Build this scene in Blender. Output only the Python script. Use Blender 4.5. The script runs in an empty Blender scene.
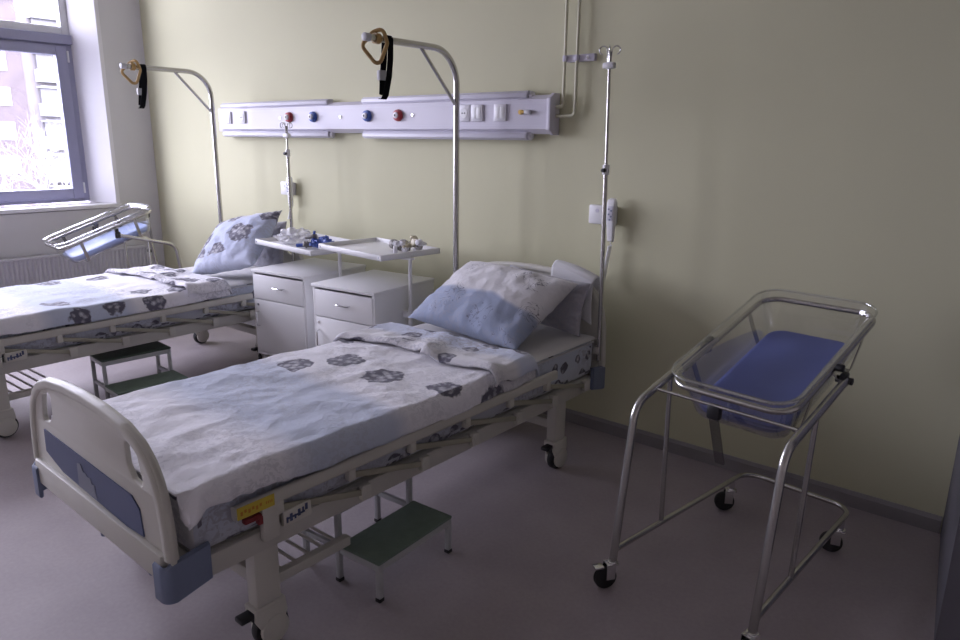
import bpy, bmesh, math, random
from mathutils import Vector, Matrix, noise
random.seed(7)
sc = bpy.context.scene
C = sc.collection
PI = math.pi

# ------------------------------------------------------------------ materials
def nt(name):
    m = bpy.data.materials.new(name); m.use_nodes = True
    t = m.node_tree; t.nodes.clear()
    o = t.nodes.new('ShaderNodeOutputMaterial')
    return m, t, o
def pbr(name, col, rough=.5, metal=0, spec=.5, var=0, vscale=8, bump=0, bscale=60, coat=0):
    m, t, o = nt(name)
    b = t.nodes.new('ShaderNodeBsdfPrincipled')
    b.inputs['Base Color'].default_value = (*col, 1)
    b.inputs['Roughness'].default_value = rough
    b.inputs['Metallic'].default_value = metal
    b.inputs['Specular IOR Level'].default_value = spec
    b.inputs['Coat Weight'].default_value = coat
    t.links.new(b.outputs[0], o.inputs[0])
    if var or bump:
        tc = t.nodes.new('ShaderNodeTexCoord')
    if var:
        n = t.nodes.new('ShaderNodeTexNoise'); n.inputs['Scale'].default_value = vscale; n.inputs['Detail'].default_value = 5
        t.links.new(tc.outputs['Object'], n.inputs['Vector'])
        r = t.nodes.new('ShaderNodeMapRange'); r.inputs[1].default_value = .3; r.inputs[2].default_value = .7
        r.inputs[3].default_value = 1 - var; r.inputs[4].default_value = 1 + var
        t.links.new(n.outputs[0], r.inputs[0])
        mx = t.nodes.new('ShaderNodeVectorMath'); mx.operation = 'SCALE'; mx.inputs[0].default_value = col
        t.links.new(r.outputs[0], mx.inputs['Scale']); t.links.new(mx.outputs[0], b.inputs['Base Color'])
    if bump:
        n2 = t.nodes.new('ShaderNodeTexNoise'); n2.inputs['Scale'].default_value = bscale; n2.inputs['Detail'].default_value = 4
        t.links.new(tc.outputs['Object'], n2.inputs['Vector'])
        bp = t.nodes.new('ShaderNodeBump'); bp.inputs['Strength'].default_value = bump; bp.inputs['Distance'].default_value = .01
        t.links.new(n2.outputs[0], bp.inputs['Height']); t.links.new(bp.outputs[0], b.inputs['Normal'])
    return m
def clear(name, tint, gloss=.04, edge=.5, rough=.03):
    m, t, o = nt(name)
    tr = t.nodes.new('ShaderNodeBsdfTransparent'); tr.inputs[0].default_value = (*tint, 1)
    gl = t.nodes.new('ShaderNodeBsdfGlossy'); gl.inputs['Roughness'].default_value = rough
    gl.inputs[0].default_value = (.9, .9, .9, 1)
    lw = t.nodes.new('ShaderNodeLayerWeight'); lw.inputs[0].default_value = .35
    r = t.nodes.new('ShaderNodeMapRange'); r.inputs[3].default_value = gloss; r.inputs[4].default_value = edge
    mx = t.nodes.new('ShaderNodeMixShader')
    t.links.new(lw.outputs['Facing'], r.inputs[0]); t.links.new(r.outputs[0], mx.inputs[0])
    t.links.new(tr.outputs[0], mx.inputs[1]); t.links.new(gl.outputs[0], mx.inputs[2])
    t.links.new(mx.outputs[0], o.inputs[0])
    return m

def fabric(name, ramp, flower_scale=5.0, flower_keep=.5, damask=.5, off=(0, 0), fv=0, sketch=False):
    """printed bed linen: patchwork of white / blue / grey damask along v (UV in metres), dark flower clusters"""
    m, t, o = nt(name); N = t.nodes.new; L = t.links.new
    def math_(op, a, b=None, c=None):
        n = N('ShaderNodeMath'); n.operation = op
        for i, x in enumerate((a, b, c)):
            if x is None: continue
            if isinstance(x, (int, float)): n.inputs[i].default_value = x
            else: L(x, n.inputs[i])
        return n.outputs[0]
    def mixc(f, a, b):
        n = N('ShaderNodeMix'); n.data_type = 'RGBA'
        if isinstance(f, (int, float)): n.inputs['Factor'].default_value = f
        else: L(f, n.inputs['Factor'])
        for s, x in ((6, a), (7, b)):
            if isinstance(x, tuple): n.inputs[s].default_value = (*x, 1)
            else: L(x, n.inputs[s])
        return n.outputs[2]
    def noise_(vec, s, d=4, dist=0):
        n = N('ShaderNodeTexNoise'); n.inputs['Scale'].default_value = s; n.inputs['Detail'].default_value = d
        n.inputs['Distortion'].default_value = dist
        L(vec, n.inputs['Vector']); return n.outputs[0]
    uv = N('ShaderNodeUVMap'); 
    mp = N('ShaderNodeMapping'); mp.inputs['Location'].default_value = (off[0], off[1], 0)
    L(uv.outputs[0], mp.inputs[0]); V = mp.outputs[0]
    raw = N('ShaderNodeSeparateXYZ'); L(uv.outputs[0], raw.inputs[0])
    wob = noise_(V, 2.2, 3)
    vv = math_('ADD', raw.outputs[1], math_('MULTIPLY', math_('SUBTRACT', wob, .5), .16))
    cr = N('ShaderNodeValToRGB'); L(math_('DIVIDE', vv, 2.0), cr.inputs[0])
    el = cr.color_ramp.elements
    while len(el) > 1: el.remove(el[-1])
    first = True
    for p, c in ramp:
        e = el[0] if first else el.new(p / 2.0)
        e.position = p / 2.0; e.color = (*c, 1); first = False
    base = cr.outputs[0]
    # damask mottling
    dn = noise_(V, 42, 3, 1.2); dz = noise_(V, 3.1, 2)
    dm = N('ShaderNodeMapRange'); L(dn, dm.inputs[0]); dm.inputs[1].default_value = .47; dm.inputs[2].default_value = .56
    dzm = N('ShaderNodeMapRange'); L(dz, dzm.inputs[0]); dzm.inputs[1].default_value = .40; dzm.inputs[2].default_value = .58
    dmask = math_('MULTIPLY', math_('MULTIPLY', dm.outputs[0], dzm.outputs[0]), damask)
    base = mixc(dmask, base, (.40, .40, .46))
    # flowers
    sm = N('ShaderNodeVectorMath'); sm.operation = 'SCALE'; sm.inputs['Scale'].default_value = flower_scale; L(V, sm.inputs[0])
    vo = N('ShaderNodeTexVoronoi'); vo.voronoi_dimensions = '2D'; vo.inputs['Scale'].default_value = 1; vo.inputs['Randomness'].default_value = .85
    L(sm.outputs[0], vo.inputs['Vector'])
    df = N('ShaderNodeVectorMath'); df.operation = 'SUBTRACT'; L(sm.outputs[0], df.inputs[0]); L(vo.outputs['Position'], df.inputs[1])
    ds = N('ShaderNodeSeparateXYZ'); L(df.outputs[0], ds.inputs[0])
    cs = N('ShaderNodeSeparateColor'); L(vo.outputs['Color'], cs.inputs[0])
    ns = N('ShaderNodeTexNoise'); ns.inputs['Scale'].default_value = 13; ns.inputs['Detail'].default_value = 3; L(V, ns.inputs['Vector'])
    nv = N('ShaderNodeVectorMath'); nv.operation = 'SUBTRACT'; L(ns.outputs['Color'], nv.inputs[0]); nv.inputs[1].default_value = (.5, .5, .5)
    nsx = N('ShaderNodeSeparateXYZ'); L(nv.outputs[0], nsx.inputs[0])
    ex = math_('ADD', ds.outputs[0], math_('MULTIPLY', nsx.outputs[0], .55)); ey = math_('ADD', ds.outputs[1], math_('MULTIPLY', nsx.outputs[1], .55))
    r = math_('SQRT', math_('ADD', math_('MULTIPLY', ex, ex), math_('MULTIPLY', ey, ey)))
    rad = math_('ADD', .27, math_('MULTIPLY', cs.outputs[2], .10))
    fm = N('ShaderNodeMapRange'); L(math_('SUBTRACT', rad, r), fm.inputs[0]); fm.inputs[1].default_value = -.01; fm.inputs[2].default_value = .03
    keep = math_('LESS_THAN', cs.outputs[1], flower_keep)
    if fv: keep = math_('MULTIPLY', keep, math_('GREATER_THAN', vv, fv))
    fmask = math_('MULTIPLY', fm.outputs[0], keep)
    v2 = N('ShaderNodeTexVoronoi'); v2.voronoi_dimensions = '2D'; v2.inputs['Scale'].default_value = 30; v2.inputs['Randomness'].default_value = 1
    L(V, v2.inputs['Vector'])
    inner = noise_(V, 46, 3, 1.0)
    # petals: dark outer rim and veins, paler petal bodies inside
    tone = N('ShaderNodeMapRange')
    L(math_('ADD', math_('ADD', math_('MULTIPLY', v2.outputs['Distance'], -1.1), math_('MULTIPLY', inner, 1.2)), math_('MULTIPLY', math_('SUBTRACT', rad, r), 1.6)), tone.inputs[0])
    tone.inputs[1].default_value = .28; tone.inputs[2].default_value = 1.0
    fcol = mixc(tone.outputs[0], (.12, .115, .155), (.58, .58, .63))
    if sketch:
        ln = N('ShaderNodeMapRange'); L(math_('ABSOLUTE', math_('SUBTRACT', noise_(V, 17, 2, 1.5), .5)), ln.inputs[0])
        ln.inputs[1].default_value = .022; ln.inputs[2].default_value = .010
        fmask = math_('MULTIPLY', fmask, ln.outputs[0]); fcol = mixc(.85, base, (.16, .16, .2))
    col = mixc(fmask, base, fcol)
    b = N('ShaderNodeBsdfPrincipled'); L(col, b.inputs['Base Color']); b.inputs['Roughness'].default_value = .85
    b.inputs['Specular IOR Level'].default_value = .25
    b.inputs['Sheen Weight'].default_value = .15
    # cloth wrinkles and weave
    bp = N('ShaderNodeBump'); bp.inputs['Strength'].default_value = .34; bp.inputs['Distance'].default_value = .012
    wr = math_('ADD', noise_(V, 9, 5, 1.0), math_('MULTIPLY', noise_(V, 30, 4, 1.6), .7))
    L(wr, bp.inputs['Height']); L(bp.outputs[0], b.inputs['Normal'])
    L(b.outputs[0], o.inputs[0])
    return m

M = {}
M['cream'] = pbr('cream_plastic', (.60, .585, .53), .42, var=.03, vscale=5)
M['cream_metal'] = pbr('cream_painted_steel', (.56, .545, .50), .4, var=.03, vscale=5)
M['olive'] = pbr('shaded_olive_steel', (.36, .345, .27), .4, var=.04)  # olive steel of the rail arms, with their shade mixed into the colour
M['bluegrey'] = pbr('blue_grey_plastic', (.18, .215, .32), .5, var=.05)
M['inlay'] = pbr('blue_inlay', (.078, .10, .20), .5, var=.05)
M['decal'] = pbr('pale_decal', (.20, .215, .28), .5)
M['steel'] = pbr('brushed_steel', (.52, .51, .50), .27, metal=1)
M['chrome'] = pbr('chrome', (.75, .75, .76), .14, metal=1)
M['rubber'] = pbr('black_rubber', (.018, .018, .02), .6)
M['black'] = pbr('black_plastic', (.02, .02, .024), .45)
M['strap'] = pbr('black_webbing', (.008, .008, .010), .9, spec=.05)
M['tan'] = pbr('tan_wood_plastic', (.42, .27, .10), .5, var=.1)
M['greyplastic'] = pbr('grey_plastic', (.55, .55, .58), .5)
M['whitelac'] = pbr('white_lacquer', (.80, .80, .81), .38, var=.012, vscale=4)
M['whitepl'] = pbr('white_plastic', (.80, .80, .82), .4)
M['panel'] = pbr('panel_lilac_white', (.60, .58, .67), .4)
M['panel_edge'] = pbr('panel_light_cover', (.62, .61, .70), .45)
M['plate'] = pbr('socket_plate', (.72, .71, .76), .35)
M['red'] = pbr('gas_red', (.38, .03, .04), .4)
M['bluesock'] = pbr('gas_blue', (.045, .10, .38), .4)
M['brass'] = pbr('brass', (.62, .42, .14), .3, metal=1)
M['dark'] = pbr('dark_hole', (.03, .03, .035), .6)
M['yellow'] = pbr('yellow_label', (.62, .48, .06), .5)
M['orange'] = pbr('orange_print', (.55, .22, .03), .5)
M['redlever'] = pbr('red_lever', (.22, .025, .03), .45)
M['towel'] = pbr('white_towel', (.78, .78, .80), .95, bump=.6, bscale=260)
M['sheet'] = pbr('white_sheet', (.62, .61, .61), .9, bump=.25, bscale=22)
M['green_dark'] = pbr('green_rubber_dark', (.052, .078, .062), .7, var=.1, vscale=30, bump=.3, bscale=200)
M['green'] = pbr('green_rubber', (.165, .225, .180), .7, var=.08, vscale=30, bump=.3, bscale=200)  # green lightened to stand in for window light reflected off the lower tread
M['stoolmetal'] = pbr('grey_painted_steel', (.46, .47, .48), .4)
M['mattblue'] = pbr('blue_vinyl', (.115, .145, .37), .45, var=.05, vscale=6, bump=.12, bscale=9)
M['mattlight'] = pbr('light_blue_vinyl', (.30, .37, .60), .45, var=.05, vscale=6)
M['acrylic'] = clear('clear_acrylic', (.955, .955, .96), .03, .55)
M['guide'] = clear('smoky_acrylic', (.62, .62, .64), .10, .5, .15)
M['acrylic_rim'] = clear('clear_acrylic_rim', (.88, .89, .90), .22, .8, .12)
M['pane'] = clear('window_glass', (.93, .94, .95), .02, .4)
def film(name, col, f):
    m, t, o = nt(name)
    tr = t.nodes.new('ShaderNodeBsdfTransparent'); b = t.nodes.new('ShaderNodeBsdfPrincipled'); mx = t.nodes.new('ShaderNodeMixShader')
    b.inputs['Base Color'].default_value = (*col, 1); b.inputs['Roughness'].default_value = .3; mx.inputs[0].default_value = f
    t.links.new(tr.outputs[0], mx.inputs[1]); t.links.new(b.outputs[0], mx.inputs[2]); t.links.new(mx.outputs[0], o.inputs[0]); return m
M['bag'] = film('clear_bag_film', (.80, .80, .84), .48)
M['tube_blue'] = pbr('blue_tubing', (.05, .10, .38), .35)
M['tube_cream'] = pbr('cream_connector', (.55, .50, .36), .45)
M['tube_grey'] = pbr('grey_connector', (.20, .19, .18), .5)
M['wall'] = pbr('green_paint', (.60, .59, .415), .75, spec=.25, var=.015, vscale=1.5, bump=.05, bscale=140)
M['wallw'] = pbr('white_grey_paint', (.66, .65, .67), .8, spec=.2, bump=.04, bscale=140)
M['wallwarm'] = pbr('warm_white_paint', (.74, .70, .63), .8, spec=.2)  # unseen walls, kept pale and warm to bounce fill light
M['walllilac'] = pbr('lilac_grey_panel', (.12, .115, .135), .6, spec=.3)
M['ceil'] = pbr('ceiling_paint', (.82, .81, .78), .9, spec=.1)
M['base'] = pbr('baseboard_pvc', (.26, .245, .25), .5)
M['frame'] = pbr('lavender_window_profile', (.30, .30, .44), .45)
M['framew'] = pbr('white_window_profile', (.75, .75, .80), .45)
M['sill'] = pbr('white_sill', (.80, .79, .83), .4)
M['rad'] = pbr('radiator_enamel', (.56, .55, .60), .4)
M['pipe'] = pbr('painted_pipe', (.60, .59, .44), .45)
M['brick'] = pbr('pinkish_facade', (.080, .066, .072), .9, var=.12, vscale=.8)
M['facade'] = pbr('pale_facade', (.13, .12, .128), .9, var=.05, vscale=.4)
M['balc'] = pbr('balcony_parapet', (.22, .22, .23), .9)
M['winext'] = pbr('facade_window_frame', (.20, .20, .21), .6)
M['glassext'] = pbr('facade_dark_glass', (.085, .083, .095), .2)
M['snow'] = pbr('snowy_ground', (.12, .12, .13), .95)
M['frost'] = pbr('frosted_twigs', (.20, .197, .21), .9)

# floor: mottled grey lilac linoleum
def floor_mat():
    m, t, o = nt('linoleum'); N = t.nodes.new; L = t.links.new
    tc = N('ShaderNodeTexCoord')
    n1 = N('ShaderNodeTexNoise'); n1.inputs['Scale'].default_value = 3; n1.inputs['Detail'].default_value = 6
    n2 = N('ShaderNodeTexNoise'); n2.inputs['Scale'].default_value = 70; n2.inputs['Detail'].default_value = 3
    L(tc.outputs['Object'], n1.inputs[0]); L(tc.outputs['Object'], n2.inputs[0])
    a = N('ShaderNodeMath'); a.operation = 'MULTIPLY_ADD'; L(n2.outputs[0], a.inputs[0]); a.inputs[1].default_value = .55; L(n1.outputs[0], a.inputs[2])
    cr = N('ShaderNodeValToRGB'); L(a.outputs[0], cr.inputs[0])
    cr.color_ramp.elements[0].position = .45; cr.color_ramp.elements[0].color = (.33, .29, .305, 1)
    cr.color_ramp.elements[1].position = 1.05; cr.color_ramp.elements[1].color = (.41, .365, .38, 1)
    b = N('ShaderNodeBsdfPrincipled'); L(cr.outputs[0], b.inputs['Base Color'])
    b.inputs['Roughness'].default_value = .55; b.inputs['Specular IOR Level'].default_value = .22
    L(b.outputs[0], o.inputs[0]); return m
M['floor'] = floor_mat()

W_ = (.84, .83, .885); B_ = (.40, .48, .64); G_ = (.50, .49, .53); LB = (.56, .61, .74)
M['blanket1'] = fabric('floral_blanket_print', [(0, W_), (.34, W_), (.46, LB), (.78, LB), (.86, W_), (1.2, W_), (1.34, (.72, .71, .745))], 4.4, .5, .32, (3.1, 1.7), .80)
M['flap1'] = fabric('floral_flap_print', [(0, (.68, .67, .70)), (.16, (.70, .69, .72)), (.22, (.57, .61, .74)), (.5, (.60, .64, .76))], 7.5, .62, .8, (8.3, 2.9))
M['blanket2'] = fabric('floral_blanket_print_pale', [(0, W_), (.5, W_), (.6, LB), (.95, LB), (1.05, W_), (1.4, W_)], 4.8, .42, .45, (11.2, 5.4), .55)
M['flap2'] = fabric('floral_flap_print_pale', [(0, W_), (.2, W_), (.5, (.62, .63, .70))], 6, .5, .6, (5.5, 9.1))
M['mattfab'] = fabric('floral_mattress_print', [(0, (.60, .585, .60)), (.3, (.60, .585, .60)), (.5, (.52, .56, .66)), (1.1, (.56, .58, .65)), (1.3, (.64, .63, .64))], 11, .6, .9, (1.3, 6.7))
M['pillow1'] = fabric('pillow_print_white_over_blue', [(0, (.32, .37, .50)), (.185, (.33, .38, .52)), (.205, (.72, .71, .745)), (.6, (.70, .69, .72))], 5.5, .8, .35, (2.2, 4.4), sketch=True)
M['pillow2'] = fabric('pillow_print_grey_damask', [(0, (.44, .43, .47)), (.6, (.47, .46, .50))], 9, .2, .9, (6.2, 3.4))
M['pillow3'] = fabric('pillow_print_blue_flowers', [(0, (.58, .62, .76)), (.2, (.50, .55, .72)), (.38, (.52, .57, .73)), (.46, (.64, .64, .68))], 4.4, .8, .35, (3.90, 8.0), .10)

# ------------------------------------------------------------------ mesh building
class MB:
    def __init__(s): s.bm = bmesh.new(); s.mats = []
    def mi(s, m):
        if m is None: return 0
        if m not in s.mats: s.mats.append(m)
        return s.mats.index(m)
    def merge(s, b, mat=None, X=None):
        if X is not None: bmesh.ops.transform(b, matrix=X, verts=b.verts)
        k = s.mi(mat)
        for f in b.faces: f.material_index = k
        me = bpy.data.meshes.new('t'); b.to_mesh(me); b.free()
        s.bm.from_mesh(me); bpy.data.meshes.remove(me); return s
    def box(s, c, d, bev=.004, seg=2, mat=None, X=None):
        b = bmesh.new(); bmesh.ops.create_cube(b, size=1)
        for v in b.verts: v.co = Vector((v.co.x * d[0], v.co.y * d[1], v.co.z * d[2]))
        if bev > 0:
            bev = min(bev, min(d) * .45)
            bmesh.ops.bevel(b, geom=b.edges[:], offset=bev, segments=seg, profile=.5, affect='EDGES')
        for v in b.verts: v.co += Vector(c)
        return s.merge(b, mat, X)
    def cyl(s, p, q, r, n=16, r2=None, bev=0, mat=None):
        p = Vector(p); q = Vector(q); d = q - p
        b = bmesh.new(); bmesh.ops.create_cone(b, cap_ends=True, segments=n, radius1=r, radius2=r if r2 is None else r2, depth=d.length)
        if bev:
            ed = [e for e in b.edges if abs(e.verts[0].co.z - e.verts[1].co.z) < 1e-6]
            bmesh.ops.bevel(b, geom=ed, offset=bev, segments=2, profile=.5, affect='EDGES')
        Q = Vector((0, 0, 1)).rotation_difference(d.normalized()).to_matrix().to_4x4()
        return s.merge(b, mat, Matrix.Translation((p + q) / 2) @ Q)
    def sphere(s, c, r, n=12, sc_=(1, 1, 1), mat=None):
        b = bmesh.new(); bmesh.ops.create_uvsphere(b, u_segments=n, v_segments=max(6, n // 2 + 2), radius=r)
        return s.merge(b, mat, Matrix.Translation(c) @ Matrix.Diagonal((*sc_, 1)))
    def sweep(s, pts, sect, closed=False, mat=None, up=None):
        """sect: list of 2d points (counter-clockwise) or a radius; pts: 3d polyline"""
        if isinstance(sect, (int, float)):
            n = 12 if sect > .005 else 8
            sect = [(sect * math.cos(2 * PI * i / n), sect * math.sin(2 * PI * i / n)) for i in range(n)]
        P = [Vector(p) for p in pts]
        Q = [P[0]]
        for p in P[1:]:
            if (p - Q[-1]).length > 1e-5: Q.append(p)
        P = Q
        if closed and (P[0] - P[-1]).length < 1e-5: P.pop()
        n = len(P); b = bmesh.new(); rings = []
        T = []
        for i in range(n):
            a = P[i - 1] if (i or closed) else P[i]; c = P[(i + 1) % n] if (i < n - 1 or closed) else P[i]
            T.append((c - a).normalized())
        u = Vector(up) if up else (Vector((0, 0, 1)) if abs(T[0].z) < .95 else Vector((1, 0, 0)))
        nrm = (u - T[0] * u.dot(T[0])).normalized()
        for i in range(n):
            if i:
                q = T[i - 1].rotation_difference(T[i]); nrm = q @ nrm
                if up:
                    w = Vector(up); w = w - T[i] * w.dot(T[i])
                    if w.length > .05: nrm = w.normalized()
                nrm = (nrm - T[i] * nrm.dot(T[i])).normalized()
            bi = T[i].cross(nrm)
            rings.append([b.verts.new(P[i] + bi * x + nrm * y) for x, y in sect])
        m = len(sect)
        for i in range(n if closed else n - 1):
            A = rings[i]; Bq = rings[(i + 1) % n]
            for j in range(m): b.faces.new((A[j], A[(j + 1) % m], Bq[(j + 1) % m], Bq[j]))
        if not closed:
            b.faces.new(rings[0][::-1]); b.faces.new(rings[-1])
        bmesh.ops.recalc_face_normals(b, faces=b.faces[:])
        return s.merge(b, mat)
    def prism(s, poly, h0, h1, ax='Z', bev=0, mat=None, seg=2):
        """poly 2d; ax: extrusion axis. Z: (x,y); Y: (x,z); X: (y,z)"""
        b = bmesh.new()
        f3 = {'Z': lambda p, h: (p[0], p[1], h), 'Y': lambda p, h: (p[0], h, p[1]), 'X': lambda p, h: (h, p[0], p[1])}[ax]
        A = [b.verts.new(f3(p, h0)) for p in poly]; B = [b.verts.new(f3(p, h1)) for p in poly]
        n = len(poly); fa = b.faces.new(A); fb = b.faces.new(B[::-1])
        for i in range(n): b.faces.new((A[i], B[i], B[(i + 1) % n], A[(i + 1) % n]))
        bmesh.ops.recalc_face_normals(b, faces=b.faces[:])
        if bev:
            ed = [e for e in b.edges if e in fa.edges[:] or e in fb.edges[:]]
            bmesh.ops.bevel(b, geom=ed, offset=bev, segments=seg, profile=.5, affect='EDGES')
        return s.merge(b, mat)
    def loft(s, rings, cap0=False, cap1=False, mat=None):
        b = bmesh.new(); R = [[b.verts.new(p) for p in r] for r in rings]; n = len(R[0])
        for i in range(len(R) - 1):
            for j in range(n): b.faces.new((R[i][j], R[i][(j + 1) % n], R[i + 1][(j + 1) % n], R[i + 1][j]))
        if cap0: b.faces.new(R[0][::-1])
        if cap1: b.faces.new(R[-1])
        bmesh.ops.recalc_face_normals(b, faces=b.faces[:])
        return s.merge(b, mat)
    def curve2d(s, splines, depth, bev, X=None, mat=None):
        """filled outline with holes, rounded edges; XY outline, Z thickness centred"""
        cu = bpy.data.curves.new('t', 'CURVE'); cu.dimensions = '2D'; cu.fill_mode = 'BOTH'
        cu.extrude = depth / 2 - bev; cu.bevel_depth = bev; cu.bevel_resolution = 2; cu.offset = -bev
        for pts in splines:
            sp = cu.splines.new('POLY'); sp.points.add(len(pts) - 1); sp.use_cyclic_u = True
            for i, p in enumerate(pts): sp.points[i].co = (p[0], p[1], 0, 1)
        o = bpy.data.objects.new('t', cu); C.objects.link(o)
        dg = bpy.context.evaluated_depsgraph_get()
        me = bpy.data.meshes.new_from_object(o.evaluated_get(dg))
        b = bmesh.new(); b.from_mesh(me); bmesh.ops.remove_doubles(b, verts=b.verts, dist=1e-5)
        bpy.data.objects.remove(o); bpy.data.curves.remove(cu); bpy.data.meshes.remove(me)
        return s.merge(b, mat, X)
    def grid(s, nu, nv, f, uvf=None, mat=None):
        """f(i/nu, j/nv) -> point"""
        b = bmesh.new(); uv = b.loops.layers.uv.new('UVMap')
        V = [[b.verts.new(f(i / nu, j / nv)) for i in range(nu + 1)] for j in range(nv + 1)]
        for j in range(nv):
            for i in range(nu):
                fc = b.faces.new((V[j][i], V[j][i + 1], V[j + 1][i + 1], V[j + 1][i]))
                if uvf:
                    for lp, (a, c) in zip(fc.loops, ((i, j), (i + 1, j), (i + 1, j + 1), (i, j + 1))):
                        lp[uv].uv = uvf(a / nu, c / nv)
        return s.merge(b, mat)
    def build(s, name, mat, parent=None, smooth=40, keepuv=False):
        me = bpy.data.meshes.new(name)
        s.bm.to_mesh(me); s.bm.free()
        mats = [m for m in s.mats if m is not None]
        if mats:
            for m in mats: me.materials.append(M[m])
        else: me.materials.append(M[mat])
        if smooth:
            for p in me.polygons: p.use_smooth = True
            if smooth < 180: me.set_sharp_from_angle(angle=math.radians(smooth))
        o = bpy.data.objects.new(name, me); C.objects.link(o)
        if parent: o.parent = parent
        return o

def fillet(pts, r, n=8, closed=False):
    P = [Vector(p) for p in pts]; out = []; N = len(P)
    for i in range(N):
        if not closed and i in (0, N - 1): out.append(P[i]); continue
        a = (P[i - 1] - P[i]); c = (P[(i + 1) % N] - P[i])
        rr = r[i] if isinstance(r, (list, tuple)) else r
        if rr <= 0: out.append(P[i]); continue
        th = a.angle(c); t = min(rr / math.tan(th / 2), a.length * .48, c.length * .48)
        rad = t * math.tan(th / 2)
        a.normalize(); c.normalize()
        s0 = P[i] + a * t; s1 = P[i] + c * t
        cen = P[i] + (a + c).normalized() * math.hypot(t, rad)
        v0 = s0 - cen; v1 = s1 - cen; tot = v0.angle(v1)
        for k in range(n + 1):
            f = k / n
            w = (v0 * math.sin((1 - f) * tot) + v1 * math.sin(f * tot)) / math.sin(tot)
            out.append(cen + w)
    return out
def rrect(hx, hy, r, n=6, cx=0, cy=0):
    out = []
    for k, (sx, sy) in enumerate(((1, 1), (-1, 1), (-1, -1), (1, -1))):
        for i in range(n + 1):
            a = k * PI / 2 + i / n * PI / 2
            out.append((cx + sx * (hx - r) + r * math.cos(a), cy + sy * (hy - r) + r * math.sin(a)))
    return out
def ellipse(a, b, n=14): return [(a * math.cos(2 * PI * i / n), b * math.sin(2 * PI * i / n)) for i in range(n)]

def thing(name, label, cat, loc=(0, 0, 0), rz=0, group=None):
    o = bpy.data.objects.new(name, None); C.objects.link(o); o.empty_display_size = .1
    o.location = loc; o.rotation_euler = (0, 0, rz); return tag(o, label, cat, group)
def tag(o, label, cat, group=None, kind=None):
    if label: o['label'] = label
    if cat: o['category'] = cat
    if group: o['group'] = group
    if kind: o['kind'] = kind
    return o
def struct(o): o['kind'] = 'structure'; return o
def copy_tree(o, parent=None):
    c = o.copy(); C.objects.link(c)
    if parent: c.parent = parent
    for ch in list(o.children): copy_tree(ch, c)
    return c

# ------------------------------------------------------------------ camera (eye 1.5 m, 26 mm)
cam = bpy.data.cameras.new('camera'); co = bpy.data.objects.new('camera', cam); C.objects.link(co)
cam.sensor_width = 36; cam.lens = 703.66 / 960 * 36; cam.clip_start = .02; cam.clip_end = 400
yaw, pitch, roll = -.68833, .249967, .0126582
fw = Vector((math.sin(yaw) * math.cos(pitch), math.cos(yaw) * math.cos(pitch), -math.sin(pitch)))
rt = Vector((math.cos(yaw), -math.sin(yaw), 0)); up = rt.cross(fw)
r2 = rt * math.cos(roll) + up * math.sin(roll); u2 = -rt * math.sin(roll) + up * math.cos(roll)
co.matrix_world = Matrix(((r2.x, u2.x, -fw.x, 0), (r2.y, u2.y, -fw.y, 0), (r2.z, u2.z, -fw.z, 1.5), (0, 0, 0, 1)))
sc.camera = co

# ------------------------------------------------------------------ room shell
XL, YB, HC = -6.38, 3.13, 3.3
XR, YF = 1.9, -3.0
o = MB().box(((XL - .3 + XR) / 2, (YF + YB) / 2, -.05), (XR - XL + .7, YB - YF + .4, .1), 0).build('floor', 'floor', smooth=0); struct(o)
o = MB().box(((XL - .3 + XR) / 2, (YF + YB) / 2, HC + .05), (XR - XL + .7, YB - YF + .4, .1), 0).build('ceiling', 'ceil', smooth=0); struct(o)
o = MB().box(((XL + XR) / 2, YB + .1, HC / 2), (XR - XL + .6, .2, HC), 0).build('wall_back', 'wall', smooth=0); struct(o)
o = MB().box(((XL + XR) / 2, YF - .1, HC / 2), (XR - XL + .6, .2, HC), 0).build('wall_front', 'wallwarm', smooth=0); struct(o)
# projecting return at the right end of the back wall
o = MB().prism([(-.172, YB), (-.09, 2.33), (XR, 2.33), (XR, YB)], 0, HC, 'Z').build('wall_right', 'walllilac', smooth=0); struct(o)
o = MB().box((XR + .1, (YF + 2.33) / 2, HC / 2), (.2, 2.33 - YF, HC), 0).build('wall_right.001', 'wallwarm', smooth=0); struct(o)
# window wall with splayed opening
WY0, WY1, WZ0, WZ1 = -1.15, 2.755, .93, 3.12  # opening stretched beyond the view and made taller to let in more daylight
b = MB()
XO = XL - .34
b.prism([(XL, WY1), (XL, YB), (XO, YB), (XO, 2.635), (XL - .22, 2.635)], 0, HC, 'Z')
b.prism([(XL, YF), (XL, WY0), (XL - .22, WY0 + .12), (XO, WY0 + .12), (XO, YF)], 0, HC, 'Z')
b.box(((XL + XO) / 2, (WY0 + WY1) / 2, WZ0 / 2 - .02), (.34, WY1 - WY0, WZ0 - .04), 0)
b.box(((XL + XO) / 2, (WY0 + WY1) / 2, (WZ1 + HC) / 2), (.34, WY1 - WY0, HC - WZ1), 0)
o = b.build('wall_left', 'wallw', smooth=0); struct(o)
# white lining added over the right window reveal so it looks brightly lit
o = MB().prism([(XL + .003, WY1 - .002), (XL + .003, WY1 + .03), (XL, WY1 + .03), (XL - .221, 2.632), (XL - .221, 2.626)], .935, WZ1, 'Z').build('trim_1', 'sill', smooth=0); struct(o)
# baseboards
o = MB().prism([(YB, 0), (YB - .014, 0), (YB - .014, .055), (YB - .005, .07), (YB, .07)], XL, -.175, 'X').build('baseboard_back', 'base', smooth=0); struct(o)
o = MB().prism([(XL, 0), (XL + .014, 0), (XL + .014, .055), (XL + .005, .07), (XL, .07)], YF, YB - .02, 'Y').build('baseboard_left', 'base', smooth=0); struct(o)

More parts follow.
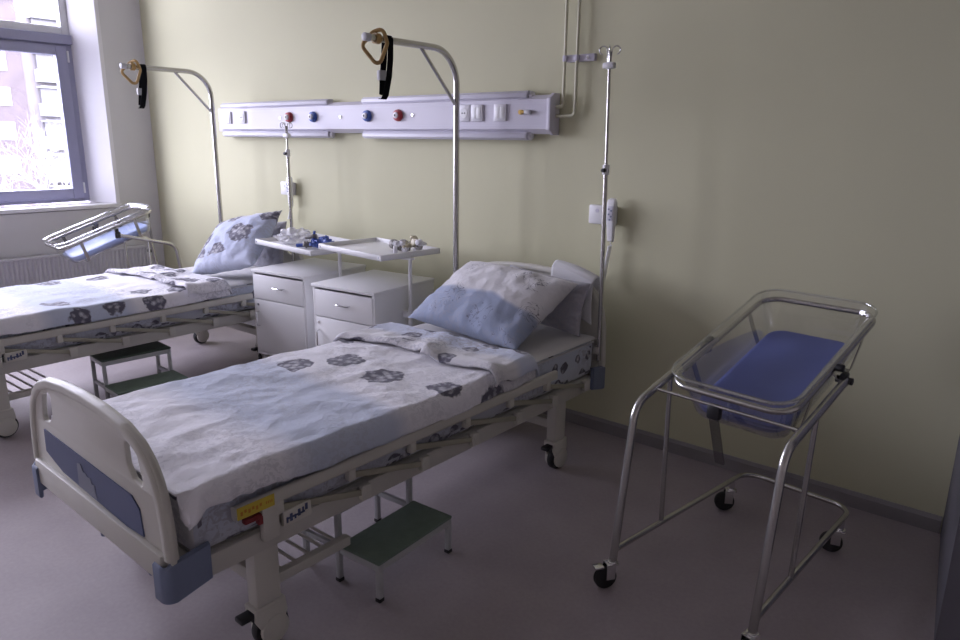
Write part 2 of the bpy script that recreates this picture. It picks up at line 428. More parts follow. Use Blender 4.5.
# ------------------------------------------------------------------ window
XF = XL - .22     # inner face of the frame
win = bpy.data.objects.new('window_1', None); C.objects.link(win); win.location = (XF, 0, 0); struct(win)
yr, yl = 2.63, WY0 + .13
def frame_rect(b, x0, x1, y0, y1, z0, z1, t, mat=None, bev=.004, tb=None, tt=None):
    xm, dx = (x0 + x1) / 2, abs(x1 - x0); tb = tb or t; tt = tt or t
    b.box((xm, y0 + t / 2, (z0 + z1) / 2), (dx, t, z1 - z0), bev, mat=mat); b.box((xm, y1 - t / 2, (z0 + z1) / 2), (dx, t, z1 - z0), bev, mat=mat)
    b.box((xm, (y0 + y1) / 2, z0 + tb / 2), (dx * .99, y1 - y0 - 2 * t, tb), bev, mat=mat); b.box((xm, (y0 + y1) / 2, z1 - tt / 2), (dx * .99, y1 - y0 - 2 * t, tt), bev, mat=mat)
b = MB(); frame_rect(b, -.08, 0, yl, yr, .945, 2.225, .055, tb=.03, tt=.02); b.build('outer_frame', 'frame', win, 30)
MB().box((-.03, (yl + yr) / 2, 2.262), (.11, yr - yl, .074), .006).build('transom', 'frame', win, 30)
b = MB(); frame_rect(b, -.08, -.01, yl, yr, 2.30, 3.115, .06)
for ym in (1.45, .23): b.box((-.045, ym, 2.71), (.07, .06, .70), .004)
b.build('upper_frame', 'framew', win, 30)
for ym in (1.45, .23): MB().box((-.04, ym, 1.585), (.075, .07, 1.22), .004).build('mullion', 'frame', win, 30)
for i, (a, c) in enumerate(((1.485, yr - .05), (.265, 1.415), (yl + .05, .195))):
    b = MB(); frame_rect(b, -.045, .018, a, c, .972, 2.21, .085, bev=.006, tt=.075)
    b.build('sash', 'frame', win, 30)
    MB().box((-.03, (a + c) / 2, 1.59), (.012, c - a - .15, 1.09), 0).build('pane', 'pane', win, 0)
    MB().box((-.03, (a + c) / 2, 2.71), (.012, c - a + .02, .71), 0).build('upper_pane', 'pane', win, 0)
for z in (1.06, 2.13):
    MB().cyl((.012, yr - .043, z - .045), (.012, yr - .043, z + .045), .009, 10, bev=.002).build('hinge', 'framew', win)
MB().box((.10, (WY0 + WY1) / 2 + .01, .913), (.27, WY1 - WY0 + .06, .034), .008).build('sill', 'sill', win, 30)

# radiator under the sill
rad = thing('wall_mounted_radiator', 'white ribbed panel radiator on the wall under the window', 'radiator', (XL, 1.9, 0))
b = MB(); 
pts = []
y0, y1 = -1.0, 1.02; n = 60
prof = []
for i in range(n + 1):
    y = y0 + (y1 - y0) * i / n
    for k, d in ((0, .085), (.35, .097), (.65, .097)):
        if i < n: prof.append((d, y + (y1 - y0) / n * k))
prof = [(.05, y0)] + prof + [(.085, y1), (.05, y1)]
b.prism(prof, .15, .535, 'Z'); b.build('front_panel', 'rad', rad, 20)
b = MB(); b.box((.065, .01, .545), (.075, 2.03, .02), .004); b.box((.065, 1.025, .34), (.075, .012, .41), .004); b.build('casing', 'rad', rad)
for y in (.6, -.6): MB().box((.027, y, .34), (.046, .06, .3), .004).build('wall_bracket', 'rad', rad)
b = MB(); b.cyl((.065, 1.03, .50), (.065, 1.075, .50), .012); b.cyl((.065, 1.06, .50), (.105, 1.06, .50), .014, bev=.003); b.build('valve', 'dark', rad)

# ------------------------------------------------------------------ outside
g = MB().box((-60, 10, -7.1), (104, 160, .2), 0).build('snowy_ground', 'snow', smooth=0); struct(g)
bl = thing('apartment_building', 'tall pinkish apartment block with white balconies seen through the window', 'building', (-75, 0, -7))
MB().box((-6, 10.0, 10), (12, 31, 20.5), 0).build('brick_wall', 'brick', bl, 0)
MB().box((-5.6, 43, 9.6), (11, 35, 19.2), 0).build('side_wing', 'facade', bl, 0)
MB().box((-6, 10.0, 20.45), (12.6, 31.6, .5), 0).build('roof_edge', 'balc', bl, 0)
proto = None
for ci, y in enumerate((3.5, 8.5, 13.5, 18.5, 23.3)):
    for fl in range(6):
        if proto is None:
            b = MB(); frame_rect(b, -.1, .06, -.9, .9, 0, 1.6, .14, bev=0); b.box((-.02, 0, .8), (.1, .1, 1.4), 0)
            w = b.build('facade_window', 'winext', bl, 0); MB().box((0, 0, .8), (.04, 1.6, 1.4), 0).build('glass', 'glassext', w, 0); proto = w
        else: w = copy_tree(proto, bl)
        w.location = (.02, y, 2.0 + 3.0 * fl)
pb = None
for y in (28.2, 33.2, 39):
    for fl in range(6):
        if pb is None:
            b = MB(); b.box((.6, 0, .55), (1.3, 3.6, 1.15), .02); b.box((.6, 0, 2.55), (1.3, 3.6, .2), 0)
            pb = b.build('balcony', 'balc', bl, 0)
            MB().box((.3, 0, 1.75), (.3, 3.3, 1.35), 0).build('glazing', 'glassext', pb, 0); w = pb
        else: w = copy_tree(pb, bl)
        w.location = (0, y, 1.2 + 3.0 * fl)
def tree(name, label, loc, h, seed):
    rnd = random.Random(seed); t = thing(name, label, 'tree', loc)
    tb, lb = MB(), MB()
    def grow(b, p, d, l, r, dep):
        q = p + d * l
        b.cyl(p, q, r, 6 if dep < 2 else 4, r * .65)
        if dep == 5: return
        for k in range(3 if dep else 6):
            ax = Vector((rnd.uniform(-1, 1), rnd.uniform(-1, 1), rnd.uniform(-.2, .6))).normalized()
            nd = (d * .75 + ax * .75).normalized()
            s = p.lerp(q, rnd.uniform(.45, 1)) 
            grow(lb, s, nd, l * rnd.uniform(.62, .8), r * .55, dep + 1)
    grow(tb, Vector((0, 0, 0)), Vector((0, 0, 1)), h * .38, h * .016, 0)
    tb.build('trunk', 'frost', t); lb.build('branches', 'frost', t); return t
tree('frosted_tree', 'pale frosted bare tree outside in front of the balconies', (-48, 18.2, -7), 11, 3)
tree('frosted_tree.001', 'second frosted tree outside nearer the pinkish facade', (-52, 14.6, -7), 9.5, 5)

# ------------------------------------------------------------------ wall unit above the beds
pu = thing('bedhead_wall_unit', 'long lilac white medical wall trunking with gas outlets above the beds', 'medical wall unit', (0, YB, 0))
def unit_prof(z0, z1, d): return [(0, z0 - .0), (-d * .55, z0 - .0), (-d, z0 + .02), (-d, z1 - .02), (-d * .55, z1), (0, z1)]
b = MB(); b.prism([(0, 1.535), (-.045, 1.535), (-.08, 1.56), (-.08, 1.705), (-.045, 1.728), (0, 1.728)], -5.09, -2.085, 'X'); b.build('housing', 'panel', pu, 20)
b = MB(); 
for z in (1.578, 1.686): b.box((-3.587, -.0805, z), (3.0, .003, .004), 0)
b.build('groove', 'panel_edge', pu, 0)
for x0, x1 in ((-5.10, -3.83), (-3.49, -2.22)):
    for s, zc in ((1, 1.728), (-1, 1.525)):
        b = MB(); b.prism([(-.02, zc - .022), (-.066, zc - .022), (-.078, zc - .008), (-.078, zc + .010), (-.062, zc + .022), (-.02, zc + .022)] if s > 0 else
                          [(-.02, zc - .022), (-.062, zc - .022), (-.078, zc - .010), (-.078, zc + .008), (-.066, zc + .022), (-.02, zc + .022)], x0, x1, 'X', bev=.004)
        b.build('light_cover', 'panel_edge', pu, 25)
        if x0 < -5 and s > 0: continue
        MB().cyl((x1 - .005, -.045, zc), (x1 + .02, -.045, zc), .018, 12, bev=.004).build('cover_end', 'plate', pu)
b = MB(); b.prism([(0, 1.53), (-.05, 1.53), (-.088, 1.556), (-.088, 1.71), (-.05, 1.735), (0, 1.735)], -2.087, -2.066, 'X', bev=.004); b.build('end_cap', 'panel', pu, 25)
b = MB(); b.box((-5.14, -.025, 1.628), (.10, .05, .17), .006); b.build('end_cap', 'panel', pu)
b = MB()
for x, y, z in ((-5.155, -.052, 1.62), (-4.336, -.083, 1.634), (-3.689, -.083, 1.634), (-3.038, -.083, 1.639)): b.cyl((x, y + .004, z), (x, y - .003, z), .009, 10)
b.build('screw', 'steel', pu)
for x, m in ((-4.228, 'red'), (-3.963, 'bluesock'), (-3.427, 'bluesock'), (-3.153, 'red')):
    r_ = MB().cyl((x, -.08, 1.638), (x, -.104, 1.638), .036, 24, .031, bev=.004).build('gas_outlet', m, pu)
    MB().cyl((x, -.103, 1.638), (x, -.115, 1.638), .018, 16, bev=.002).build('nozzle', 'plate', r_)
    MB().cyl((x, -.114, 1.638), (x, -.1165, 1.638), .007, 12).build('opening', 'dark', r_)
def plate(x, w=.082, kind='socket'):
    p = MB().box((x, -.086, 1.643), (w, .012, .086), .004).build('socket_plate', 'plate', pu)
    if kind == 'switch':
        MB().box((x - .0145, -.0925, 1.643), (.028, .004, .058), .002).build('rocker', 'whitepl', p)
        MB().box((x + .0145, -.0925, 1.643), (.028, .004, .058), .002).build('rocker', 'whitepl', p)
    else:
        MB().cyl((x, -.090, 1.643), (x, -.0945, 1.643), .026, 20).build('socket_well', 'whitepl', p)
        b = MB(); b.cyl((x - .009, -.0935, 1.643), (x - .009, -.096, 1.643), .004, 8); b.cyl((x + .009, -.0935, 1.643), (x + .009, -.096, 1.643), .004, 8)
        b.build('socket_hole', 'dark', p)
plate(-4.992, kind='switch'); plate(-4.803); plate(-2.633); plate(-2.543, kind='switch'); plate(-2.383, kind='switch')
b = MB(); b.cyl((-2.245, -.08, 1.643), (-2.245, -.10, 1.643), .012, 10); b.cyl((-2.245, -.095, 1.643), (-2.215, -.095, 1.643), .008, 10, mat=None)
b.build('earth_terminal', 'brass', pu)
MB().box((-2.2, -.094, 1.643), (.035, .022, .022), .004).build('terminal_knob', 'greyplastic', pu)

# pipes beside it
for i, (x, zb, xe, lab) in enumerate(((-2.025, 1.668, -2.064, 'thin painted pipe nearer the wall unit, rising to the ceiling'), (-1.955, 1.624, -2.064, 'thin painted pipe further from the wall unit, rising to the ceiling'))):
    b = MB(); b.sweep(fillet([(xe, YB - .035, zb), (x, YB - .035, zb), (x, YB - .035, HC)], .02), .008)
    o = b.build('wall_pipe', 'pipe'); tag(o, lab, 'pipe', 'gas pipes beside the wall unit')
bk = thing('pipe_bracket', 'small lilac bracket holding two thin pipes on the green wall', 'bracket', (-1.945, YB, 1.895))
MB().box((0, -.012, 0), (.16, .024, .034), .004).build('strip', 'panel', bk)
for x in (-.08, -.012): MB().box((x, -.034, 0), (.02, .02, .03), .004).build('clip', 'panel', bk)
MB().cyl((.045, -.022, 0), (.045, -.028, 0), .008, 10).build('screw', 'steel', bk)

# nurse call units
def call_unit(x, z, lab_b, lab_h, cord_end, xs):
    s = thing('wall_socket_box', lab_b, 'socket', (x, YB, z), group='white call sockets on the wall')
    MB().box((-.03, -.016, 0), (.10, .032, .095), .008).build('housing', 'whitepl', s); MB().box((.045, -.014, 0), (.05, .028, .09), .008).build('housing', 'plate', s)
    b = MB(); b.cyl((-.03, -.031, .02), (-.03, -.034, .02), .01, 12); b.build('lamp', 'panel_edge', s)
    h = thing('call_handset', lab_h, 'handset', (x + xs, YB - .036, z - .02), group='nurse call handsets')
    b = MB()
    rings = []
    for zz, w, d in ((-.105, .013, .016), (-.10, .017, .022), (-.05, .020, .026), (.02, .024, .030), (.085, .025, .030), (.10, .021, .026), (.106, .014, .016)):
        rings.append([(p[0], p[1] - d / 2, zz) for p in rrect(w, d / 2, min(w, d / 2) * .7)])
    b.loft(rings, True, True); b.build('body', 'whitepl', h)
    bm = MB()
    bm.box((0, -.0315, .035), (.03, .003, .07), .001); bm.build('keypad', 'panel_edge', h)
    for p in ((-.007, .055), (.007, .048), (-.006, .03), (.006, .02), (0, .004)):
        MB().cyl((p[0], -.031, p[1]), (p[0], -.0355, p[1]), .0045, 10).build('button', 'bluegrey', h)
    # coiled cord
    pts = []
    z0, z1 = -.105, cord_end - (z - .02)
    nturn = 26; dx = .012
    for i in range(nturn * 10 + 1):
        f = i / (nturn * 10); a = i / 10 * 2 * PI
        zz = z0 - .02 + (z1 - z0 + .02) * f
        pts.append((-.03 * f + .009 * math.cos(a), -.013 + .009 * math.sin(a), zz))
    bm = MB(); bm.sweep([(0, -.012, z0 + .004), (0, -.012, z0 - .01)] + pts, .0026); bm.build('coiled_cord', 'whitepl', h)
call_unit(-1.77, 1.148, 'white call socket on the green wall behind the taller drip stand', 'white handset with coiled cord beside the taller drip stand', .82, .062)
call_unit(-4.375, 1.145, 'small white call socket on the wall behind the shorter drip stand', 'white handset hanging behind the shorter drip stand by the far bed', .93, .06)

# ------------------------------------------------------------------ hospital bed (origin: middle of the foot end on the floor)
BL = 2.226
def board_outline(dz):
    half = [(.456, .37), (.456, .46), (.450, .54), (.438, .61), (.418, .665), (.388, .708), (.340, .745), (.26, .773), (.13, .787), (0, .791)]
    pts = [(x, z + (dz if z > .5 else 0)) for x, z in half]
    return pts, pts + [(-x, z) for x, z in reversed(pts[:-1])]
def slot(sx, dz):
    pts = [(.248, .728), (.314, .706), (.334, .63), (.328, .612), (.28, .620), (.252, .652)]
    P = fillet([(sx * x, z + dz, 0) for x, z in pts], .014, 4, True)
    return [(p.x, p.y) for p in P]
def make_board(name, bed, y, face, dz):
    """face -1: outside towards -y"""
    half, out = board_outline(dz)
    sm = [(p.x, p.y) for p in fillet([(x, z, 0) for x, z in out], [.0, .02] + [.08] * (len(out) - 4) + [.02, 0], 4)]
    X = Matrix.Translation((0, y, 0)) @ Matrix.Rotation(PI / 2, 4, 'X')
    b = MB(); b.curve2d([sm, slot(1, dz), slot(-1, dz)], .016, .005, X)
    bd = b.build(name, 'cream', bed, 35)
    rim = [(x, y, z) for x, z in sm if z > .45]
    b = MB(); b.sweep([(p[0] * .964, p[1], p[2] - .016) for p in rim], rrect(.016, .017, .011, 4), up=(0, 1, 0)); b.build('rim', 'cream', bd)
    yf = y + face * .0095
    b = MB(); b.box((0, y + face * .004, .412), (.85, .040, .085), .008); b.build('lower_beam', 'cream', bd)
    hexa = [(x, z + dz) for x, z in ((-.33, .582), (-.335, .505), (-.21, .472), (.22, .455), (.315, .462), (.305, .54), (.265, .567))]
    b = MB(); b.prism(hexa, yf - .0025, yf + .0025, 'Y'); b.build('blue_inlay', 'inlay', bd, 0)
    if dz == 0:
        yl_ = yf + face * .0032
        b = MB(); b.prism([(-.085, .545), (-.06, .552), (-.045, .528), (-.03, .533), (-.02, .522), (.0, .526), (.01, .508), (.028, .512), (.03, .48), (.035, .468), (-.09, .468)], yl_ - .0008, yl_ + .0008, 'Y')
        b.prism([(.012, .498), (.024, .50), (.026, .486), (.014, .484)], yl_ - .0016, yl_ - .0012, 'Y', mat=None)
        b.build('emblem', 'decal', bd, 0)
    for sx in (-1, 1):   # corner bumpers
        x0 = sx * .457
        P = fillet([(sx * .395, y + face * .032, 0), (x0, y + face * .032, 0), (x0, y - face * .098, 0)], .03, 6)
        sect = [(-.018, -.07), (.018, -.07), (.018, .07), (-.018, .07)]
        b = MB()
        rings = []
        for k, p in enumerate(P):
            zt = .455 - (.028 * (1 - min(1, abs(p.y - y - face * .026) / .05)) if k < len(P) - 1 else 0)
            rings.append((p, zt))
        # vertical ribbon with thickness
        bmv = []
        n_in = Vector((-sx, 0, 0))
        inner = fillet([(sx * .395, y + face * .019, 0), (x0 - sx * .02, y + face * .019, 0), (x0 - sx * .02, y - face * .098, 0)], .012, 6)
        R = []
        for p, q, (pp, zt) in zip(P, inner, rings):
            low = .318 if abs(p.y - (y - face * .098)) > .02 else .34
            R.append([(p.x, p.y, low + .006), (p.x * .5 + q.x * .5, p.y * .5 + q.y * .5, low), (q.x, q.y, low + .006), (q.x, q.y, zt - .006), (p.x * .5 + q.x * .5, p.y * .5 + q.y * .5, zt), (p.x, p.y, zt - .006)])
        b.loft(R, True, True); b.build('corner_bumper', 'bluegrey', bd, 50)
    return bd

def make_bed(loc, label, group):
    bed = thing('hospital_bed', label, 'hospital bed', loc, 0, group)
    fb = make_board('footboard', bed, .028, -1, 0); fb.rotation_euler = (0, math.radians(.9), 0); fb.location = (-.018, -.004, 0)
    make_board('headboard', bed, BL - .028, 1, .10)
    # frame
    b = MB()
    for sx in (-1, 1):
        b.box((sx * .425, BL / 2, .371), (.028, BL - .13, .066), .006)
    for y in (.10, .62, 1.15, 1.68, BL - .10): b.box((0, y, .368), (.83, .04, .05), .004)
    b.box((0, BL / 2, .398), (.82, BL - .2, .010), .003)
    b.build('bed_frame', 'cream_metal', bed)
    # long lower beam sleeves near the foot, and lower rack with rods
    b = MB()
    for sx in (-1, 1): b.box((sx * .400, .475, .205), (.03, .30, .034), .004)
    for k in range(5): b.cyl((-.395, .375 + k * .052, .213), (.395, .375 + k * .052, .213), .0055, 8)
    b.build('lower_rack', 'cream_metal', bed)
    for y in (.30, 1.87):
        b = MB(); b.box((0, y, .225), (.78, .045, .045), .005); b.build('cross_bar', 'cream_metal', bed)
    MB().cyl((.25, .20, .34), (.25, .20, .275), .022, 14, bev=.004).build('crank_socket', 'bluegrey', bed)
    for cx in (.30, 0): MB().cyl((cx, .028, .372), (cx, .028, .335), .011, 10, bev=.003).build('crank_stud', 'bluegrey', bed)
    # legs with casters
    for y in (.30, 1.87):
        for sx in (-1, 1):
            x = sx * .402
            b = MB(); b.box((x, y, .268), (.052, .085, .235), .008); leg = b.build('leg', 'cream', bed)
            dy = .0; 
            b = MB()
            prof = [(y - .05, .150), (y - .052, .11), (y - .035, .078), (y + .01, .062), (y + .045, .072), (y + .058, .105), (y + .052, .150)]
            b.prism(prof, x - .03, x - .017, 'X', bev=.003); b.prism(prof, x + .017, x + .03, 'X', bev=.003)
            b.box((x, y, .146), (.062, .106, .016), .006)
            b.build('caster_cover', 'cream', leg)
            wy = y + .012
            MB().cyl((x - .0155, wy, .0585), (x + .0155, wy, .0585), .0585, 28, bev=.007).build('tyre', 'rubber', leg)
            b = MB(); b.cyl((x - .034, wy, .060), (x - .0165, wy, .060), .047, 26, bev=.005); b.cyl((x + .0165, wy, .060), (x + .034, wy, .060), .047, 26, bev=.005); b.build('wheel_cover', 'cream', leg)
            b = MB(); b.box((x, y - .066, .128), (.04, .055, .018), .006, X=None); b.box((x, y - .04, .115), (.03, .02, .03), .005); b.build('brake_pedal', 'black', leg)
    # folding side rails
    for sx in (-1, 1):
        x = sx * .456
        def rb(): return MB()
        b = MB(); b.sweep([(x, .19, .505), (x, 1.765, .505)], [(p[0], p[1]) for p in rrect(.0115, .021, .009, 4)], up=(0, 0, 1))
        rail = b.build('side_rail', 'cream', bed)
        tops = [.60, .872, 1.163, 1.436, 1.716]; lows = [.372, .66, .935, 1.21, 1.494, 1.76, 2.02]
        tops = [.33, .60, .872, 1.163, 1.436, 1.700]; lows = [.658, .935, 1.21, 1.494, 1.76, 2.028]
        for yt, yb in zip(tops, lows):
            b = MB(); dd = Vector((x, yb, .384)) - Vector((x, yt, .468))
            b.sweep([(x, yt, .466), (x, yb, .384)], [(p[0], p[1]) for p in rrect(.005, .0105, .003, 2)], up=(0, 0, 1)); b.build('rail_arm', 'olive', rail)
            b = MB(); b.box((x, yt, .470), (.025, .028, .040), .004); b.build('pivot_block', 'cream', rail)
            b = MB(); b.box((x, yb, .386), (.025, .038, .052), .005); b.cyl((x + sx * .0115, yb, .39), (x + sx * .0145, yb, .39), .008, 10); b.build('pivot_block', 'cream', rail)
        b = MB(); b.box((x, .30, .437), (.024, .055, .112), .006); b.box((x, .39, .425), (.02, .10, .05), .005); b.build('latch', 'cream', rail)
        b = MB(); b.box((x, .245, .468), (.02, .055, .016), .004); b.box((x, .268, .455), (.02, .016, .028), .004); b.build('release_lever', 'redlever', rail)
        b = MB()
        xx = x + sx * .0124
        b.box((xx, .253, .505), (.002, .118, .036), 0, mat='yellow')
        for k in range(6): b.box((xx + sx * .0012, .207 + k * .012, .503 + .004 * (k % 2)), (.0008, .007, .012 - .003 * (k % 2)), 0, mat='orange')
        for k in range(4): b.box((xx + sx * .0012, .285 + k * .006, .505), (.0008, .003, .008), 0, mat='orange')
        lb_ = b.build('warning_label', 'yellow', rail, 0); lb_['label'] = 'yellow warning label with orange print'
        b = MB()
        xx = x + sx * .0105
        for k, (yy, zz, h) in enumerate(((.352, .42, .018), (.366, .424, .024), (.38, .421, .014), (.394, .428, .022), (.408, .432, .016), (.42, .437, .02))): b.box((xx, yy, zz), (.0016, .006 + .003 * (k % 2), h), 0)
        b.box((xx, .384, .424), (.0014, .06, .006), 0)
        b.build('printed_marks', 'inlay', rail, 0)
    return bed
BX1, BX2, BY, BR2 = -2.065, -4.375, .719, math.radians(1.6)
bed1 = make_bed((BX1, BY, 0), 'cream hospital bed with blue footboard inlay, in the foreground', 'hospital beds')
bed2 = copy_tree(bed1); bed2.location = (BX2, BY, 0); bed2.rotation_euler.z = BR2; bed2['label'] = 'cream hospital bed nearer the window, beyond the bedside cabinets'

# mattresses
def make_mattress():
    b = bmesh.new(); bmesh.ops.create_cube(b, size=1)
    d = (.805, 2.06, .182)
    for v in b.verts: v.co = Vector((v.co.x * d[0] + .0225, v.co.y * d[1] + 1.115, v.co.z * d[2] + .4965))
    bmesh.ops.bevel(b, geom=b.edges[:], offset=.03, segments=4, profile=.5, affect='EDGES')
    bmesh.ops.recalc_face_normals(b, faces=b.faces[:])
    uv = b.loops.layers.uv.new('UVMap')
    for f in b.faces:
        n = f.normal
        for lp in f.loops:
            c = lp.vert.co
            lp[uv].uv = (c.y + 3 * n.x, c.z) if abs(n.x) > .7 else ((c.x, c.z + 1) if abs(n.y) > .7 else (c.x, c.y))
    m = MB(); m.merge(b); return m
def mattress(loc, label, rz=0):
    o = thing('mattress', label, 'mattress', loc, rz, 'bed mattresses')
    make_mattress().build('cover', 'mattfab', o)
    def f(a, c):
        x = -.382 + .809 * a; y = .07 + 2.085 * c
        e = min(a, 1 - a) * .809
        z = .5925 - .010 * max(0, 1 - e / .03) ** 2 + .0012 * noise.noise((x * 7, y * 7, 3))
        return (x, y, z)
    s = MB().grid(40, 90, f).build('top_sheet', 'sheet', o)
    for x in (-.381, .4265): MB().sweep([(x, .10, .572), (x, 2.13, .572)], .0045).build('piping', 'greyplastic', o)
    return o
mattress((BX1, BY, 0), 'floral mattress under white sheet on the foreground bed')
mattress((BX2, BY, 0), 'floral mattress under white sheet on the bed nearer the window', BR2)

def ridged(p, s=1.0):
    return (1 - abs(noise.noise(p)) * 2) * s
def solid(o, t, off=-1):
    md = o.modifiers.new('thickness', 'SOLIDIFY'); md.thickness = t; md.offset = off; md.use_rim = True
    return o

def make_blanket(loc, seed, label, m1, m2, v1=1.62, rise=0.0, rz=0):
    """duvet: main sheet from the foot to v1, folded flap on top"""
    root = thing('blanket', label, 'blanket', loc, rz, 'floral blankets')
    hw = .447
    def top(x, y):
        p = Vector((x * 1.0 + seed, y * 1.0, seed * .37))
        z = .613
        z += .010 * noise.noise(p * 2.3)
        z += .0075 * ridged(Vector((p.x * 2.2 + .6 * p.y, p.y * 4.2 - 1.4 * p.x, seed)), 1)
        z += (.0045 + .003 * max(0, 1 - y / .7)) * ridged(Vector((p.x * 7 - 2.5 * p.y, p.y * 6 + 3 * p.x, seed + 4)), 1)
        z += .0026 * noise.noise(p * 22)
        return z + rise * max(0, y - .9) 
    def sheet(a, c):
        s = -.56 + 1.12 * a        # lateral arc length
        y = .055 + (v1 - .055) * c
        near = s > 0
        L = hw if near else .385
        x = s
        if abs(s) > L - .02:
            e = abs(s) - (L - .02)
            drop = (.085 if near else .11)
            if near:
                ruff = max(0, 1 - (y - .05) / .5)
                drop -= .035 * max(0, 1 - (y - .05) / .42)
            t_ = min(1, e / .133)
            ang = t_ * PI / 2
            x = math.copysign(L - .02 + .045 * math.sin(ang) + .004 * noise.noise((y * 9, seed, s)), s)
            z = top(math.copysign(L - .02, s), y) - drop * (1 - math.cos(ang)) 
            if near:
                z += .016 * ruff * noise.noise((y * 26, seed + 2, 0)) * t_
                x += .014 * ruff * noise.noise((y * 30, seed + 7, 0)) * t_
        else: z = top(x, y)
        # foot end tucks down behind the footboard
        if c < .06:
            f = (1 - c / .06); z -= .075 * (1 - math.sqrt(max(0, 1 - f * f)))
        z = max(z, .6075 if -.390 < x < .431 else .53)
        if x <= -.39 and not near: z = max(z, .535)
        if near and x > .44: z = max(z, .5305)
        return (x, y, z)
    def uvf(a, c): return (-.56 + 1.12 * a, (v1 - .055) * c + .055)
    o = MB().grid(120, 150, sheet, uvf).build('sheet', m1, root, 180)
    solid(o, .008)
    # flap folded back over the top, its free edge lying across the bed
    def fold0(x):      # where the flap's free edge lies
        q = (x + .45) / .9
        return 1.235 + .045 * q + .06 * math.sin(PI * q) * (1 if q < .6 else .3) + .09 * max(0, q - .55) + .012 * noise.noise((x * 6, seed, 9))
    def flap(a, c):
        s = -.535 + 1.07 * a
        L = hw + .004 if s > 0 else .395
        ee = max(0, abs(s) - (L - .02)); x = s if ee == 0 else math.copysign(L - .02 + .050 * math.sin(min(1, ee / .10) * PI / 2), s)
        f0 = fold0(max(-.45, min(.45, s)))
        y = f0 + (v1 + .012 - f0) * c
        z = top(max(-.42, min(.42, x)), y) + .016
        z += .022 * math.exp(-((c - .10) / .16) ** 2) * (.6 + .5 * noise.noise((x * 4, seed + 3, 1)))   # puffed fold
        cx = .12 - .5 * (y - 1.3)   # crossing crease
        z += .024 * math.exp(-((x - cx) / .06) ** 2) * (1 - .6 * c)
        z += .005 * ridged(Vector((x * 6 + 3 * y, y * 5 - 2 * x, seed + 11)), 1)
        if c > .9: z -= .045 * ((c - .9) / .1) ** 2
        if ee > 0: z -= .062 * (1 - math.cos(min(1, ee / .10) * PI / 2))
        if c < .05: z -= .012 * (1 - c / .05)
        if x > .43: z = max(z, .546 if x < .50 else z)
        z = max(z, .626 if -.366 < x < .40 else (.608 if -.39 < x < .431 else z))
        return (x, y, z)
    fl = MB().grid(110, 60, flap, lambda a, c: (-.535 + 1.07 * a, .36 * c)).build('folded_flap', m2, root, 180)
    solid(fl, .010)
    return root
make_blanket((BX1, BY, 0), 1.7, 'floral blue and white blanket with flap folded back, on the foreground bed', 'blanket1', 'flap1', 1.595)
make_blanket((BX2, BY, 0), 8.4, 'floral blanket with flap folded back, on the bed nearer the window', 'blanket2', 'flap2', 1.60, 0, BR2)

def make_pillow(name, label, w, h, t, mat, loc, rot, seed, pinch=1.0, group='pillows', spin=0):
    b = bmesh.new(); uv = b.loops.layers.uv.new('UVMap'); n = 44
    def P(i, j, side):
        u = -1 + 2 * i / n; v = -1 + 2 * j / n
        e = max(0, (1 - abs(u) ** 2.6)) ** .62 * max(0, (1 - abs(v) ** 2.6)) ** .62
        k = 1 - .07 * pinch * (1 - u * u) * v * v; k2 = 1 - .07 * pinch * (1 - v * v) * u * u
        x = u * w / 2 * k2; y = v * h / 2 * k
        z = side * t / 2 * e
        if e > 0:
            z += side * min(1, e * 3) * (.008 * ridged(Vector((u * 2.5 + seed, v * 1.2, side))) + .006 * noise.noise((u * 5, v * 5 + seed, side)))
            z += side * .004 * min(1, e * 3) * ridged(Vector((u * 6 + v * 2, v * 4 - u, seed + 5)))
        return (x, y, z)
    top = {}; bot = {}
    for i in range(n + 1):
        for j in range(n + 1):
            top[i, j] = b.verts.new(P(i, j, 1))
            edge = i in (0, n) or j in (0, n)
            bot[i, j] = top[i, j] if edge else b.verts.new(P(i, j, -1))
    for i in range(n):
        for j in range(n):
            for D, flip in ((top, 0), (bot, 1)):
                ids = [(i, j), (i + 1, j), (i + 1, j + 1), (i, j + 1)]
                if flip: ids = ids[::-1]
                vs = [D[k] for k in ids]
                if len(set(vs)) < 4: continue
                try: f = b.faces.new(vs)
                except ValueError: continue
                for lp, k in zip(f.loops, ids): lp[uv].uv = (k[0] / n * w, k[1] / n * h)
    m = MB(); m.merge(b, None, Matrix.Rotation(spin, 4, 'Z'))
    o = m.build(name, mat, None, 180)
    o.location = loc; o.rotation_euler = rot
    return tag(o, label, 'pillow', group)
R = math.radians
make_pillow('pillow', 'white pillow with blue lower edge leaning on the foreground headboard', .70, .50, .19, 'pillow1', (-2.06, 2.585, .751), (R(28), R(2), R(-3)), 2.0)
make_pillow('pillow.001', 'grey damask pillow standing behind the white one on the foreground bed', .48, .26, .055, 'pillow2', (-1.915, 2.822, .742), (R(80), R(4), R(0)), 5.0)
make_pillow('pillow.002', 'pale blue pillow with dark flowers on the bed nearer the window', .58, .50, .17, 'pillow3', (-4.24, 2.575, .813), (R(42), R(0), R(0)), 9.0, spin=R(18))
make_pillow('pillow.003', 'grey damask pillow tucked behind the flowered one near the cabinets', .50, .34, .06, 'pillow2', (-4.285, 2.815, .775), (R(78), R(-3), R(0)), 13.0)

